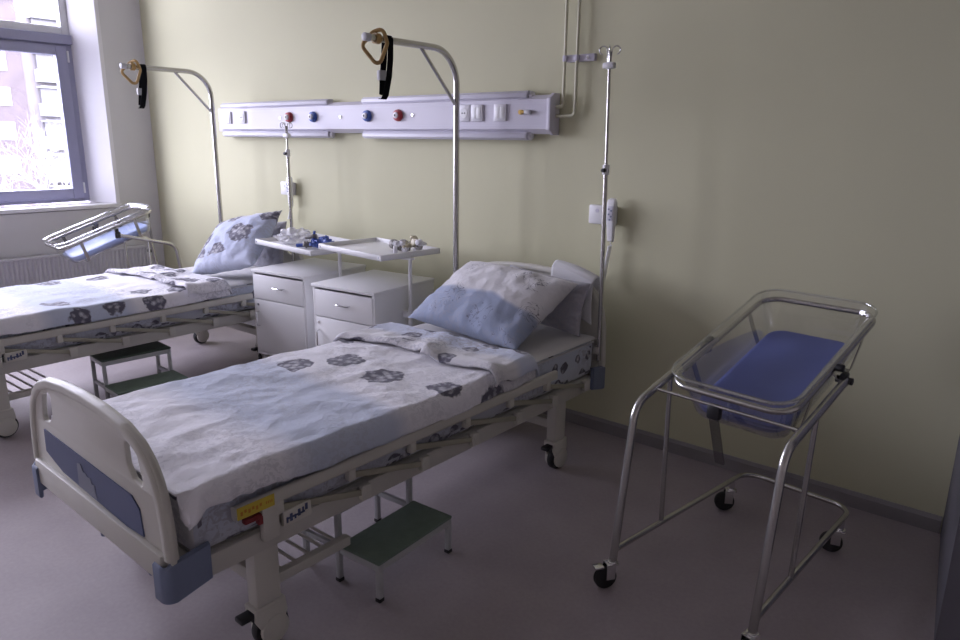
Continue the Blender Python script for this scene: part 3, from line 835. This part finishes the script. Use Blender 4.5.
# towel over the foreground headboard
def make_towel():
    prof = []
    for i in range(11): prof.append((-.034, .70 + i * .02))
    for i in range(1, 9):
        a = PI - i / 9 * PI; prof.append((.034 * math.cos(a), .896 + .028 * math.sin(a)))
    for i in range(6): prof.append((.034, .893 - i * .03))
    def f(a, c):
        k = c * (len(prof) - 1); i = min(int(k), len(prof) - 2); fr = k - i
        y = prof[i][0] * (1 - fr) + prof[i + 1][0] * fr; z = prof[i][1] * (1 - fr) + prof[i + 1][1] * fr
        x = .155 + .235 * a
        drop = .045 * a * a + .010 * a
        wz = .004 * noise.noise((x * 9, z * 6, 2)) * (1 if c < .45 else .3)
        return (x + .006 * noise.noise((z * 8, 0, 1)), y - max(0, wz) - (.004 if c < .45 else 0), z - drop)
    o = MB().grid(24, 70, f).build('towel', 'towel'); o.location = (BX1, BY + BL - .028, 0)
    solid(o, .006, 1)
    return tag(o, 'white towel hung over the foreground bed headboard', 'towel')
make_towel()

# lifting poles with straps
def make_pole(loc, label):
    t = thing('lifting_pole', label, 'lifting pole', loc, 0, 'bed lifting poles')
    b = MB(); b.sweep(fillet([(0, 0, .30), (0, 0, 1.945), (0, -.60, 1.945)], .17, 12), .0165); b.build('pole', 'steel', t)
    b = MB(); b.sweep([(0, -.265, 1.937), (0, -.005, 1.675)], .009); b.build('brace', 'steel', t)
    MB().cyl((0, -.595, 1.945), (0, -.63, 1.945), .0185, 16, bev=.004).build('end_cap', 'greyplastic', t)
    b = MB(); b.box((.008, 0, .40), (.042, .045, .05), .006); b.build('mount', 'cream_metal', t)
    return t
def ribbon(b, pts, w, t, up, mat=None): b.sweep(pts, [(-t / 2, -w / 2), (t / 2, -w / 2), (t / 2, w / 2), (-t / 2, w / 2)], up=up, mat=mat)
def make_strap(loc, label):
    t = thing('trapeze_strap', label, 'grab strap', loc, 0, 'grab straps on the lifting poles')
    # black webbing loop over the pole (pole runs along y)
    b = MB()
    loop = [(-.020 * math.cos(a), .0, .020 * math.sin(a)) for a in [PI * i / 10 for i in range(11)]]
    L = [(-.012, -.03, -.245), (-.022, -.015, -.16), (-.021, -.004, -.08)] + [(p[0], 0, p[2]) for p in loop] + [(.022, -.004, -.08), (.024, -.016, -.16), (.014, -.03, -.245), (.004, -.036, -.264)]
    pts = fillet(L + [(-.012, -.034, -.262)], .008, 3)
    ribbon(b, pts, .034, .003, (0, 1, 0)); b.build('webbing', 'strap', t)
    MB().box((-.024, -.012, -.155), (.022, .056, .045), .005).build('buckle', 'greyplastic', t)
    # triangular handle hung over the pole end
    b = MB(); tri = fillet([(0.026, -.05, .042), (-.026, -.065, .030), (-.030, -.135, -.035), (-.004, -.055, -.125), (.03, -.03, -.02)], .022, 5, True)
    b.sweep(tri, ellipse(.0095, .009, 10), closed=True); b.build('handle', 'tan', t)
    b = MB(); b.sweep([(.021 * math.cos(a), -.068, .021 * math.sin(a)) for a in [2 * PI * i / 16 for i in range(16)]], [(-.003, -.013), (.003, -.013), (.003, .013), (-.003, .013)], closed=True, up=(0, 1, 0)); b.build('handle_collar', 'tan', t)
    return t
make_pole((-2.555, 2.89, 0), 'bent steel lifting pole over the foreground bed')
make_strap((-2.555, 2.89 - .485, 1.945), 'black strap with tan handle on the foreground bed lifting pole')
p = make_pole((-4.925, 2.88, 0), 'bent steel lifting pole over the bed nearer the window')
make_strap((-4.925, 2.88 - .485, 1.945), 'black strap with tan handle on the lifting pole nearest the window')

# drip stands on the bed head corners
def make_iv(loc, label, ztop, zmid, lean=0, zb=.475, group='drip stands'):
    t = thing('drip_stand', label, 'drip stand', loc, 0, group)
    e = lean
    MB().cyl((0, 0, zb), (e * .6, 0, zmid), .0105, 14).build('lower_tube', 'steel', t)
    b = MB(); b.cyl((e * .6, 0, zmid - .02), (e * .6, 0, zmid + .025), .016, 14, bev=.003); b.build('clamp_collar', 'whitepl', t)
    b = MB(); b.cyl((e * .6, -.012, zmid), (e * .6, -.03, zmid), .010, 12, bev=.002); b.build('clamp_screw', 'black', t)
    MB().cyl((e * .6, 0, zmid + .02), (e, 0, ztop), .007, 12).build('upper_tube', 'steel', t)
    b = MB(); b.cyl((e, 0, ztop - .075), (e, 0, ztop - .045), .014, 14, bev=.003); b.box((e, 0, ztop - .06), (.055, .03, .026), .006); b.build('hook_holder', 'whitepl', t)
    for sx, sy in ((1, .35), (-1, -.35), (.5, -1), (-.5, 1)):
        pts = [(e + .006 * sx, .006 * sy, ztop - .05), (e + .010 * sx, .01 * sy, ztop)]
        for k in range(9):
            a = PI * k / 8 * 1.45
            r_ = .017
            pts.append((e + sx * (.010 + r_ - r_ * math.cos(a)), sy * (.010 + r_ - r_ * math.cos(a)), ztop + .004 + r_ * math.sin(a)))
        b = MB(); b.sweep(pts, .0028); b.build('hook', 'chrome', t)
    b = MB(); b.box((-.014, .0, zb + .05), (.034, .024, .04), .005); b.build('mount', 'cream_metal', t)
    return t
make_iv((-1.622, 2.880, 0), 'tall steel drip stand at the foreground bed headboard', 1.885, 1.375, -.03)
make_iv((-4.02, 2.868, 0), 'short steel drip stand behind the white cabinets', 1.575, 1.40, .0, .62)

# ------------------------------------------------------------------ bedside cabinets
def make_cabinet(loc, rz, label, W=.456, D=.52, H=.70, post=(.505, .25), tray=None, group='white bedside cabinets'):
    """origin: front left corner on the floor; x right, y to the back"""
    t = thing('bedside_cabinet', label, 'bedside cabinet', loc, rz, group)
    z0 = .175
    b = MB()
    b.box((.009, D / 2, (z0 + H) / 2), (.018, D, H - z0), .002); b.box((W - .009, D / 2, (z0 + H) / 2), (.018, D, H - z0), .002)
    b.box((W / 2, D - .006, (z0 + H) / 2), (W - .036, .012, H - z0), .001); b.box((W / 2, D / 2, z0 + .009), (W - .036, D, .018), .002)
    b.box((W / 2, D / 2, .535), (W - .036, D - .03, .016), .001)
    b.build('body', 'whitelac', t, 30)
    MB().box((W / 2, D / 2 - .004, H + .009), (W + .012, D + .012, .018), .003).build('top', 'whitelac', t, 30)
    d = MB().box((W / 2 + .004, .004, .6125), (W - .036, .02, .150), .003).build('drawer', 'whitelac', t, 30)
    def handle(x, z, horiz, par):
        s = .045; P = [(-s, 0), (-s, -.022), (s, -.022), (s, 0)]
        pts = fillet([((x + a) if horiz else x, -.004 + y_, z if horiz else z + a) for a, y_ in P], .010, 5)
        b = MB(); b.sweep(pts, .0042); b.build('handle', 'chrome', par)
    handle(W / 2 + .01, .622, True, d)
    dr = MB().box((W / 2 + .004, .004, (z0 + .022 + .532) / 2), (W - .036, .02, .532 - z0 - .022), .003).build('door', 'whitelac', t, 30)
    handle(.045, .41, False, dr)
    b = MB(); b.cyl((.045, -.004, .50), (.045, -.010, .50), .008, 12); b.build('lock', 'chrome', dr)
    for x in (.035, W - .035):
        b = MB(); b.sweep(fillet([(x, .03, .172), (x, .03, .085), (x, D - .03, .085), (x, D - .03, .172)], .04), .011); b.build('foot_frame', 'whitelac', t)
        for y in (.06, D - .06):
            w = MB().cyl((x - .012, y, .028), (x + .012, y, .028), .028, 20, bev=.004).build('caster', 'rubber', t)
            b = MB(); b.cyl((x, y, .05), (x, y, .08), .007, 10); b.box((x, y, .052), (.032, .03, .008), .002); b.build('fork', 'black', w)
    px, py = post
    b = MB(); b.cyl((px, py, .22), (px, py, .60), .0145, 16); b.cyl((px, py, .58), (px, py, tray['z'] - .016), .0105, 16); b.build('post', 'whitelac', t)
    b = MB()
    for z in (.28, .56): b.box(((W + px) / 2, py, z), (px - W + .004, .03, .035), .004)
    b.build('post_bracket', 'whitelac', t)
    b = MB(); b.cyl((px + .012, py + .0, .575), (px + .035, py, .575), .006, 10); b.cyl((px + .033, py, .575), (px + .052, py, .575), .024, 20, bev=.004); b.build('clamp_knob', 'whitepl', t)
    # overbed tray
    tw, td = tray['w'], tray['d']
    tr = bpy.data.objects.new('tray', MB().box((0, 0, .006), (tw, td, .010), .002).bm and bpy.data.meshes.new('x')) if 0 else None
    b = MB(); b.box((0, 0, 0), (tw, td, .010), .002)
    for sx in (-1, 1): b.box((sx * (tw / 2 - .006), 0, .010), (.012, td, .032), .003)
    for sy in (-1, 1): b.box((0, sy * (td / 2 - .006), .010), (tw - .02, .012, .032), .003)
    tr = b.build('tray', 'whitelac', t, 30)
    tr.location = tray['c']; tr.location.z = tray['z']; tr.rotation_euler.z = tray['r']
    b = MB(); b.box((px - .10, py, tray['z'] - .012), (.24, .03, .012), .002); b.build('tray_arm', 'whitelac', t)
    for sx in (-1, 1):
        b = MB(); b.cyl((sx * (tw / 2 - .02), -td / 2 - .001, .010), (sx * (tw / 2 - .02), -td / 2 + .003, .010), .006, 8); b.build('screw', 'chrome', tr)
    return t
from mathutils.geometry import intersect_point_line
def local(wx, wy, loc, rz):
    dx, dy = wx - loc[0], wy - loc[1]; c, s = math.cos(rz), math.sin(rz)
    return (c * dx + s * dy, -s * dx + c * dy, 0)
N1, N2, RN = (-3.800, 2.406, 0), (-3.173, 2.381, 0), .115
def traycen(fl, w, d, r): return (fl[0] + math.cos(r) * w / 2 - math.sin(r) * d / 2, fl[1] + math.sin(r) * w / 2 + math.cos(r) * d / 2)
T2 = traycen((-3.307, 2.535), .59, .42, -.09); T1 = traycen((-3.965, 2.545), .66, .45, -.10)
make_cabinet(N1, RN, 'white bedside cabinet with swing tray, nearer the window', tray=dict(w=.66, d=.45, z=.846, c=local(*T1, N1, RN), r=-.10 - RN), post=(.498, .25))
make_cabinet(N2, RN, 'white bedside cabinet with swing tray, beside the foreground bed', tray=dict(w=.59, d=.42, z=.884, c=local(*T2, N2, RN), r=-.09 - RN), post=(.505, .24))

# things lying on the trays
def lay(x, y, z): return (x, y, z)
zt1 = .846 + .006; zt2 = .884 + .006
# crumpled clear bag
b = bmesh.new(); bmesh.ops.create_icosphere(b, subdivisions=4, radius=1)
for v in b.verts:
    c = v.co.copy(); k = 1 + .55 * noise.noise(c * 2.1 + Vector((3, 1, 2))) + .28 * ridged(c * 3.6)
    v.co = Vector((c.x * .105 * k, c.y * .075 * k, max(.001, .012 + (c.z * .045 + .025) * k)))
o = MB().merge(b).build('plastic_bag', 'bag', None, 25); o.location = (-3.70, 2.66, zt1); o.rotation_euler.z = .2
tag(o, 'crumpled clear plastic bag on the tray nearer the window', 'plastic bag')
def connector_set(name, loc, rz, label, cols, seed, ext):
    rnd = random.Random(seed); t = thing(name, label, 'medical fittings', loc, rz, None); t.scale = (1.35, 1.35, 1.35)
    for k in range(ext):
        a = rnd.uniform(0, 2 * PI); rr = rnd.uniform(.012, .05)
        c = Vector((rr * math.cos(a) * 1.5, rr * math.sin(a), .018 + (rnd.uniform(0, .03) if k > 3 else 0)))
        d = Vector((rnd.uniform(-1, 1), rnd.uniform(-1, 1), rnd.uniform(-.2, .2))).normalized()
        L = rnd.uniform(.025, .05); r_ = rnd.uniform(.009, .016); m = cols[k % len(cols)]
        b = MB(); b.cyl(c - d * L / 2, c + d * L / 2, r_, 12, r_ * .8, bev=.002)
        b.cyl(c + d * L / 2, c + d * (L / 2 + .014), r_ * .55, 10); b.cyl(c - d * L * .2, c - d * L * .05, r_ * 1.25, 12, bev=.001)
        b.build('connector', m, t)
    return t
bt = connector_set('blue_tubing_set', (-3.46, 2.66, zt1), .3, 'blue plastic tubing fittings beside the clear bag on a tray', ['tube_blue', 'tube_blue', 'tube_blue', 'tube_grey'], 4, 11)
b = MB(); b.sweep([(-.10, -.03, .01), (-.05, -.02, .014), (0, -.01, .016)], .008); b.build('tube', 'tube_blue', bt)
b = MB(); b.sweep([(-.03, .01, .03), (-.035, .012, .055), (-.03, .012, .075)], .006); b.build('tube', 'tube_blue', bt)
b = MB(); b.sweep([(.03, .0, .03), (.08, .05, .018), (.12, .10, .012)], .0045); b.cyl((.12, .10, .012), (.138, .117, .014), .010, 10); b.build('tube', 'plate', bt)
ct = connector_set('connector_set', (-2.80, 2.76, zt2), .1, 'cream and grey plastic connectors on the tray by the foreground bed', ['tube_cream', 'plate', 'tube_grey', 'plate', 'tube_cream'], 9, 14)
b = MB(); b.cyl((-.10, .02, .022), (-.072, .012, .022), .021, 16, bev=.004); b.build('connector', 'tube_grey', ct)
b = MB(); b.cyl((-.02, -.055, .0), (-.02, -.055, .03), .009, 12, bev=.002); b.build('connector', 'plate', ct)

# ------------------------------------------------------------------ step stools
def make_stool(loc, rz, label, group='green step stools'):
    t = thing('step_stool', label, 'step stool', loc, rz, group)
    L, d, z1, z2 = .387, .190, .151, .292
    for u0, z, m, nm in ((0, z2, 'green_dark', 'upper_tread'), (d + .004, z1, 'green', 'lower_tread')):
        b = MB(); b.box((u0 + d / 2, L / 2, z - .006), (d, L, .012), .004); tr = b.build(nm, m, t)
        b = MB(); frame_ = .024
        for y in (.008, L - .008): b.box((u0 + d / 2, y, z - .024), (d - .004, .014, .024), .002)
        for u in (.008, d - .008): b.box((u0 + u, L / 2, z - .024), (.014, L - .03, .024), .002)
        b.build('tread_frame', 'stoolmetal', tr)
    for u, z in ((.010, z2), (d - .008, z2), (2 * d - .006, z1)):
        for y in (.011, L - .011):
            b = MB(); b.box((u, y, (z - .034) / 2 + .007), (.019, .019, z - .034 - .012), .002); lg = b.build('leg', 'stoolmetal', t)
            MB().box((u, y, .007), (.023, .023, .014), .003).build('rubber_foot', 'rubber', lg)
    for y in (.011, L - .011): MB().box((d / 2, y, z1 - .022), (d - .035, .015, .020), .002).build('side_brace', 'stoolmetal', t)
    return t
s1 = make_stool((-1.925, 1.345, 0), .06, 'green two step stool pushed half under the foreground bed')
s2 = copy_tree(s1); s2.location = (-4.163, 1.548, 0); s2.rotation_euler.z = -.057; s2['label'] = 'green two step stool standing between the two beds'

# ------------------------------------------------------------------ baby bassinets (origin between the front legs)
def make_bassinet(loc, rz, tilt, label, mlabel, mm):
    t = thing('baby_bassinet', label, 'bassinet', loc, rz, 'hospital bassinets')
    hw = .25
    zr, L = .14, .91
    # base: U of tube at the back
    b = MB(); b.sweep(fillet([(-hw, .0, zr), (-.212, L, zr), (.212, L, zr), (hw, 0, zr)], .075, 8), .0105); b.build('base_frame', 'steel', t)
    for sx in (-1, 1):
        x = sx * hw
        b = MB(); b.sweep(fillet([(x, 0, .094), (x, .075, .655), (x, .496, .768)], .085, 10), .0135); b.build('leg_arm', 'steel', t)
        b = MB(); b.sweep([(x * .955, .283, zr), (x, .283, .711)], .0085); b.build('upright', 'steel', t)
        b = MB(); b.box((x - sx * .006, .50, .768), (.02, .04, .05), .006); b.cyl((x - sx * .03, .50, .768), (x + sx * .02, .50, .768), .012, 12); b.build('pivot', 'black', t)
        MB().cyl((x - sx * .034, .50, .805), (x - sx * .010, .50, .805), .013, 12, bev=.003).build('pivot_knob', 'black', t)
        for y, ang in ((0.0, .5 if sx < 0 else .2), (.80, .9 if sx < 0 else 1.2)):
            x = sx * (hw if y == 0 else .2165)
            top = .094 if y == 0 else .128
            b = MB(); b.cyl((x, y, .100 if y == 0 else .088), (x, y, top + .012), .011, 12, mat=None)
            b.cyl((x, y, .086), (x, y, .100), .019, 16, bev=.003)
            dx, dy = -math.sin(ang) * .026, -math.cos(ang) * .026
            Q = Matrix.Translation((x + dx, y + dy, 0)) @ Matrix.Rotation(-ang, 4, 'Z')
            for sd in (-1, 1): b.box((sd * .0165, .014, .066), (.004, .034, .058), .0015, X=Q)
            b.box((0, .022, .091), (.037, .042, .006), .002, X=Q)
            cs = b.build('caster', 'chrome', t)
            mbt = MB(); mbt.cyl((-.012, 0, .0405), (.012, 0, .0405), .0405, 26, bev=.006); mbt2 = mbt.bm
            bmesh.ops.transform(mbt2, matrix=Q, verts=mbt2.verts); mbt.build('wheel', 'rubber', cs)
            if y == 0 and sx < 0:
                b = MB(); b.box((0, -.028, .085), (.03, .035, .008), .003, X=Q); b.build('brake_pedal', 'chrome', cs)
    # thin cross tubes between the arms
    b = MB(); b.sweep([(-hw, .185, .684), (hw, .185, .684)], .0055); b.build('cross_tube', 'steel', t)
    # tilting cradle
    cr = bpy.data.objects.new('cradle', None); C.objects.link(cr); cr.parent = t
    Xc = Matrix.Translation((0, .546, .812)) @ Matrix.Rotation(tilt, 4, 'X')
    hx, hy = .207, .362
    def ring(z, ax, ay, r, n=7): return [Xc @ Vector((p[0], p[1], z)) for p in rrect(ax, ay, r, n)]
    C.objects.unlink(cr); bpy.data.objects.remove(cr)
    b = MB(); b.sweep(ring(0, hx, hy, .075), .0105, closed=True); b.build('ring', 'steel', t)
    b = MB()
    for vy in (-.20, .22):
        pts = [Xc @ Vector(p) for p in ((-hx, vy, -.006), (-hx + .012, vy, -.06), (-hx + .042, vy, -.168), (hx - .042, vy, -.168), (hx - .012, vy, -.06), (hx, vy, -.006))]
        pts = fillet(pts, .012, 3)
        b2 = MB(); b2.sweep(pts, [(-.012, -.0015), (.012, -.0015), (.012, .0015), (-.012, .0015)], up=tuple(Xc.to_3x3() @ Vector((1, 0, 0)))) if 0 else None
        upv = Xc.to_3x3() @ Vector((0, 1, 0))
        b2 = MB(); b2.sweep(pts, [(-.0015, -.012), (.0015, -.012), (.0015, .012), (-.0015, .012)], up=tuple(upv)); b2.build('support_strap', 'steel', t)
    for sx in (-1, 1):   # plate down to the pivot
        q0 = Xc @ Vector((sx * hx, -.05, -.012)); 
        b2 = MB(); b2.sweep([q0, (sx * .228, .50, .77)], [(-.0025, -.014), (.0025, -.014), (.0025, .014), (-.0025, .014)], up=(0, 1, 0)); b2.build('pivot_plate', 'steel', t)
    # tub
    prof = [(.034, hx + .012, hy + .012, .085), (.036, hx + .006, hy + .006, .08), (.030, hx - .006, hy - .006, .072), (.0, hx - .0165, hy - .0165, .066), (-.08, hx - .032, hy - .034, .06), (-.13, hx - .042, hy - .046, .055), (-.150, hx - .052, hy - .058, .05), (-.158, hx - .072, hy - .08, .045)]
    b = MB(); b.loft([ring(z, ax, ay, r) for z, ax, ay, r in prof], False, True)
    tub = b.build('tub', 'acrylic', t, 50); solid(tub, .003, 1)
    b = MB(); b.sweep(ring(.035, hx + .010, hy + .010, .082), .0045, closed=True); b.build('tub_rim', 'acrylic_rim', t)
    # tilt guide of clear plastic with black clamp
    q = Xc @ Vector((-.03, -hy - .012, -.02))
    b = MB(); b.box((0, 0, -.03), (.045, .03, .05), .008, X=Matrix.Translation(q)); b.build('clamp', 'black', t)
    b = MB(); b.sweep([q + Vector((0, .0, -.055)), q + Vector((0, .075 if tilt > 0 else -.02, -.235))], [(-.016, -.004), (.016, -.004), (.016, .004), (-.016, .004)], up=(0, 1, 0)); b.build('tilt_guide', 'guide', t)
    # mattress: its own thing resting in the tub
    root = thing('bassinet_mattress', mlabel, 'mattress', loc, rz, 'bassinet mattresses')
    b = MB()
    R_ = []
    for z, k in ((-.150, .012), (-.146, .004), (-.13, 0), (-.105, -.003), (-.098, .004), (-.0965, .016)):
        R_.append(ring(z, hx - .066 - k + (.010 if z > -.14 else 0), hy - .072 - k + (.010 if z > -.14 else 0), .055))
    b.loft(R_, True, True); b.build('vinyl_cover', mm, root, 50)
    b = MB(); b.sweep(ring(-.118, hx - .0545, hy - .0605, .056), .0025, closed=True); b.build('seam', mm, root)
    return t
make_bassinet((-.7555, 1.932, 0), -.109, .275, 'clear tilted baby bassinet on a steel trolley in the foreground', 'blue mattress lying in the foreground bassinet', 'mattblue')
make_bassinet((-5.729, 2.884, 0), PI - .076, -.342, 'clear tilted baby bassinet under the window behind the far bed', 'light blue mattress lying in the bassinet under the window', 'mattlight')

# ------------------------------------------------------------------ light: overcast daylight through the window
w = bpy.data.worlds.new('overcast'); sc.world = w; w.use_nodes = True
t = w.node_tree; bg = t.nodes['Background']
bg.inputs[0].default_value = (.86, .83, 1.0, 1); bg.inputs[1].default_value = 24.0
pl = bpy.data.lights.new('window_daylight_portal', 'AREA'); pl.shape = 'RECTANGLE'; pl.size = 2.25; pl.size_y = 3.9
pl.cycles.is_portal = True
po = bpy.data.objects.new('window_daylight_portal', pl); C.objects.link(po)
po.location = (XL - .33, (WY0 + WY1) / 2, (WZ0 + WZ1) / 2); po.rotation_euler = (0, -PI / 2, 0)

sc.view_settings.view_transform = 'Standard'; sc.view_settings.look = 'None'
sc.view_settings.gamma = 1; sc.view_settings.use_curve_mapping = False
sc.view_settings.exposure = -.12
sc.cycles.use_denoising = True
sc.cycles.max_bounces = 10; sc.cycles.diffuse_bounces = 6; sc.cycles.transparent_max_bounces = 24
sc.cycles.sample_clamp_indirect = 6
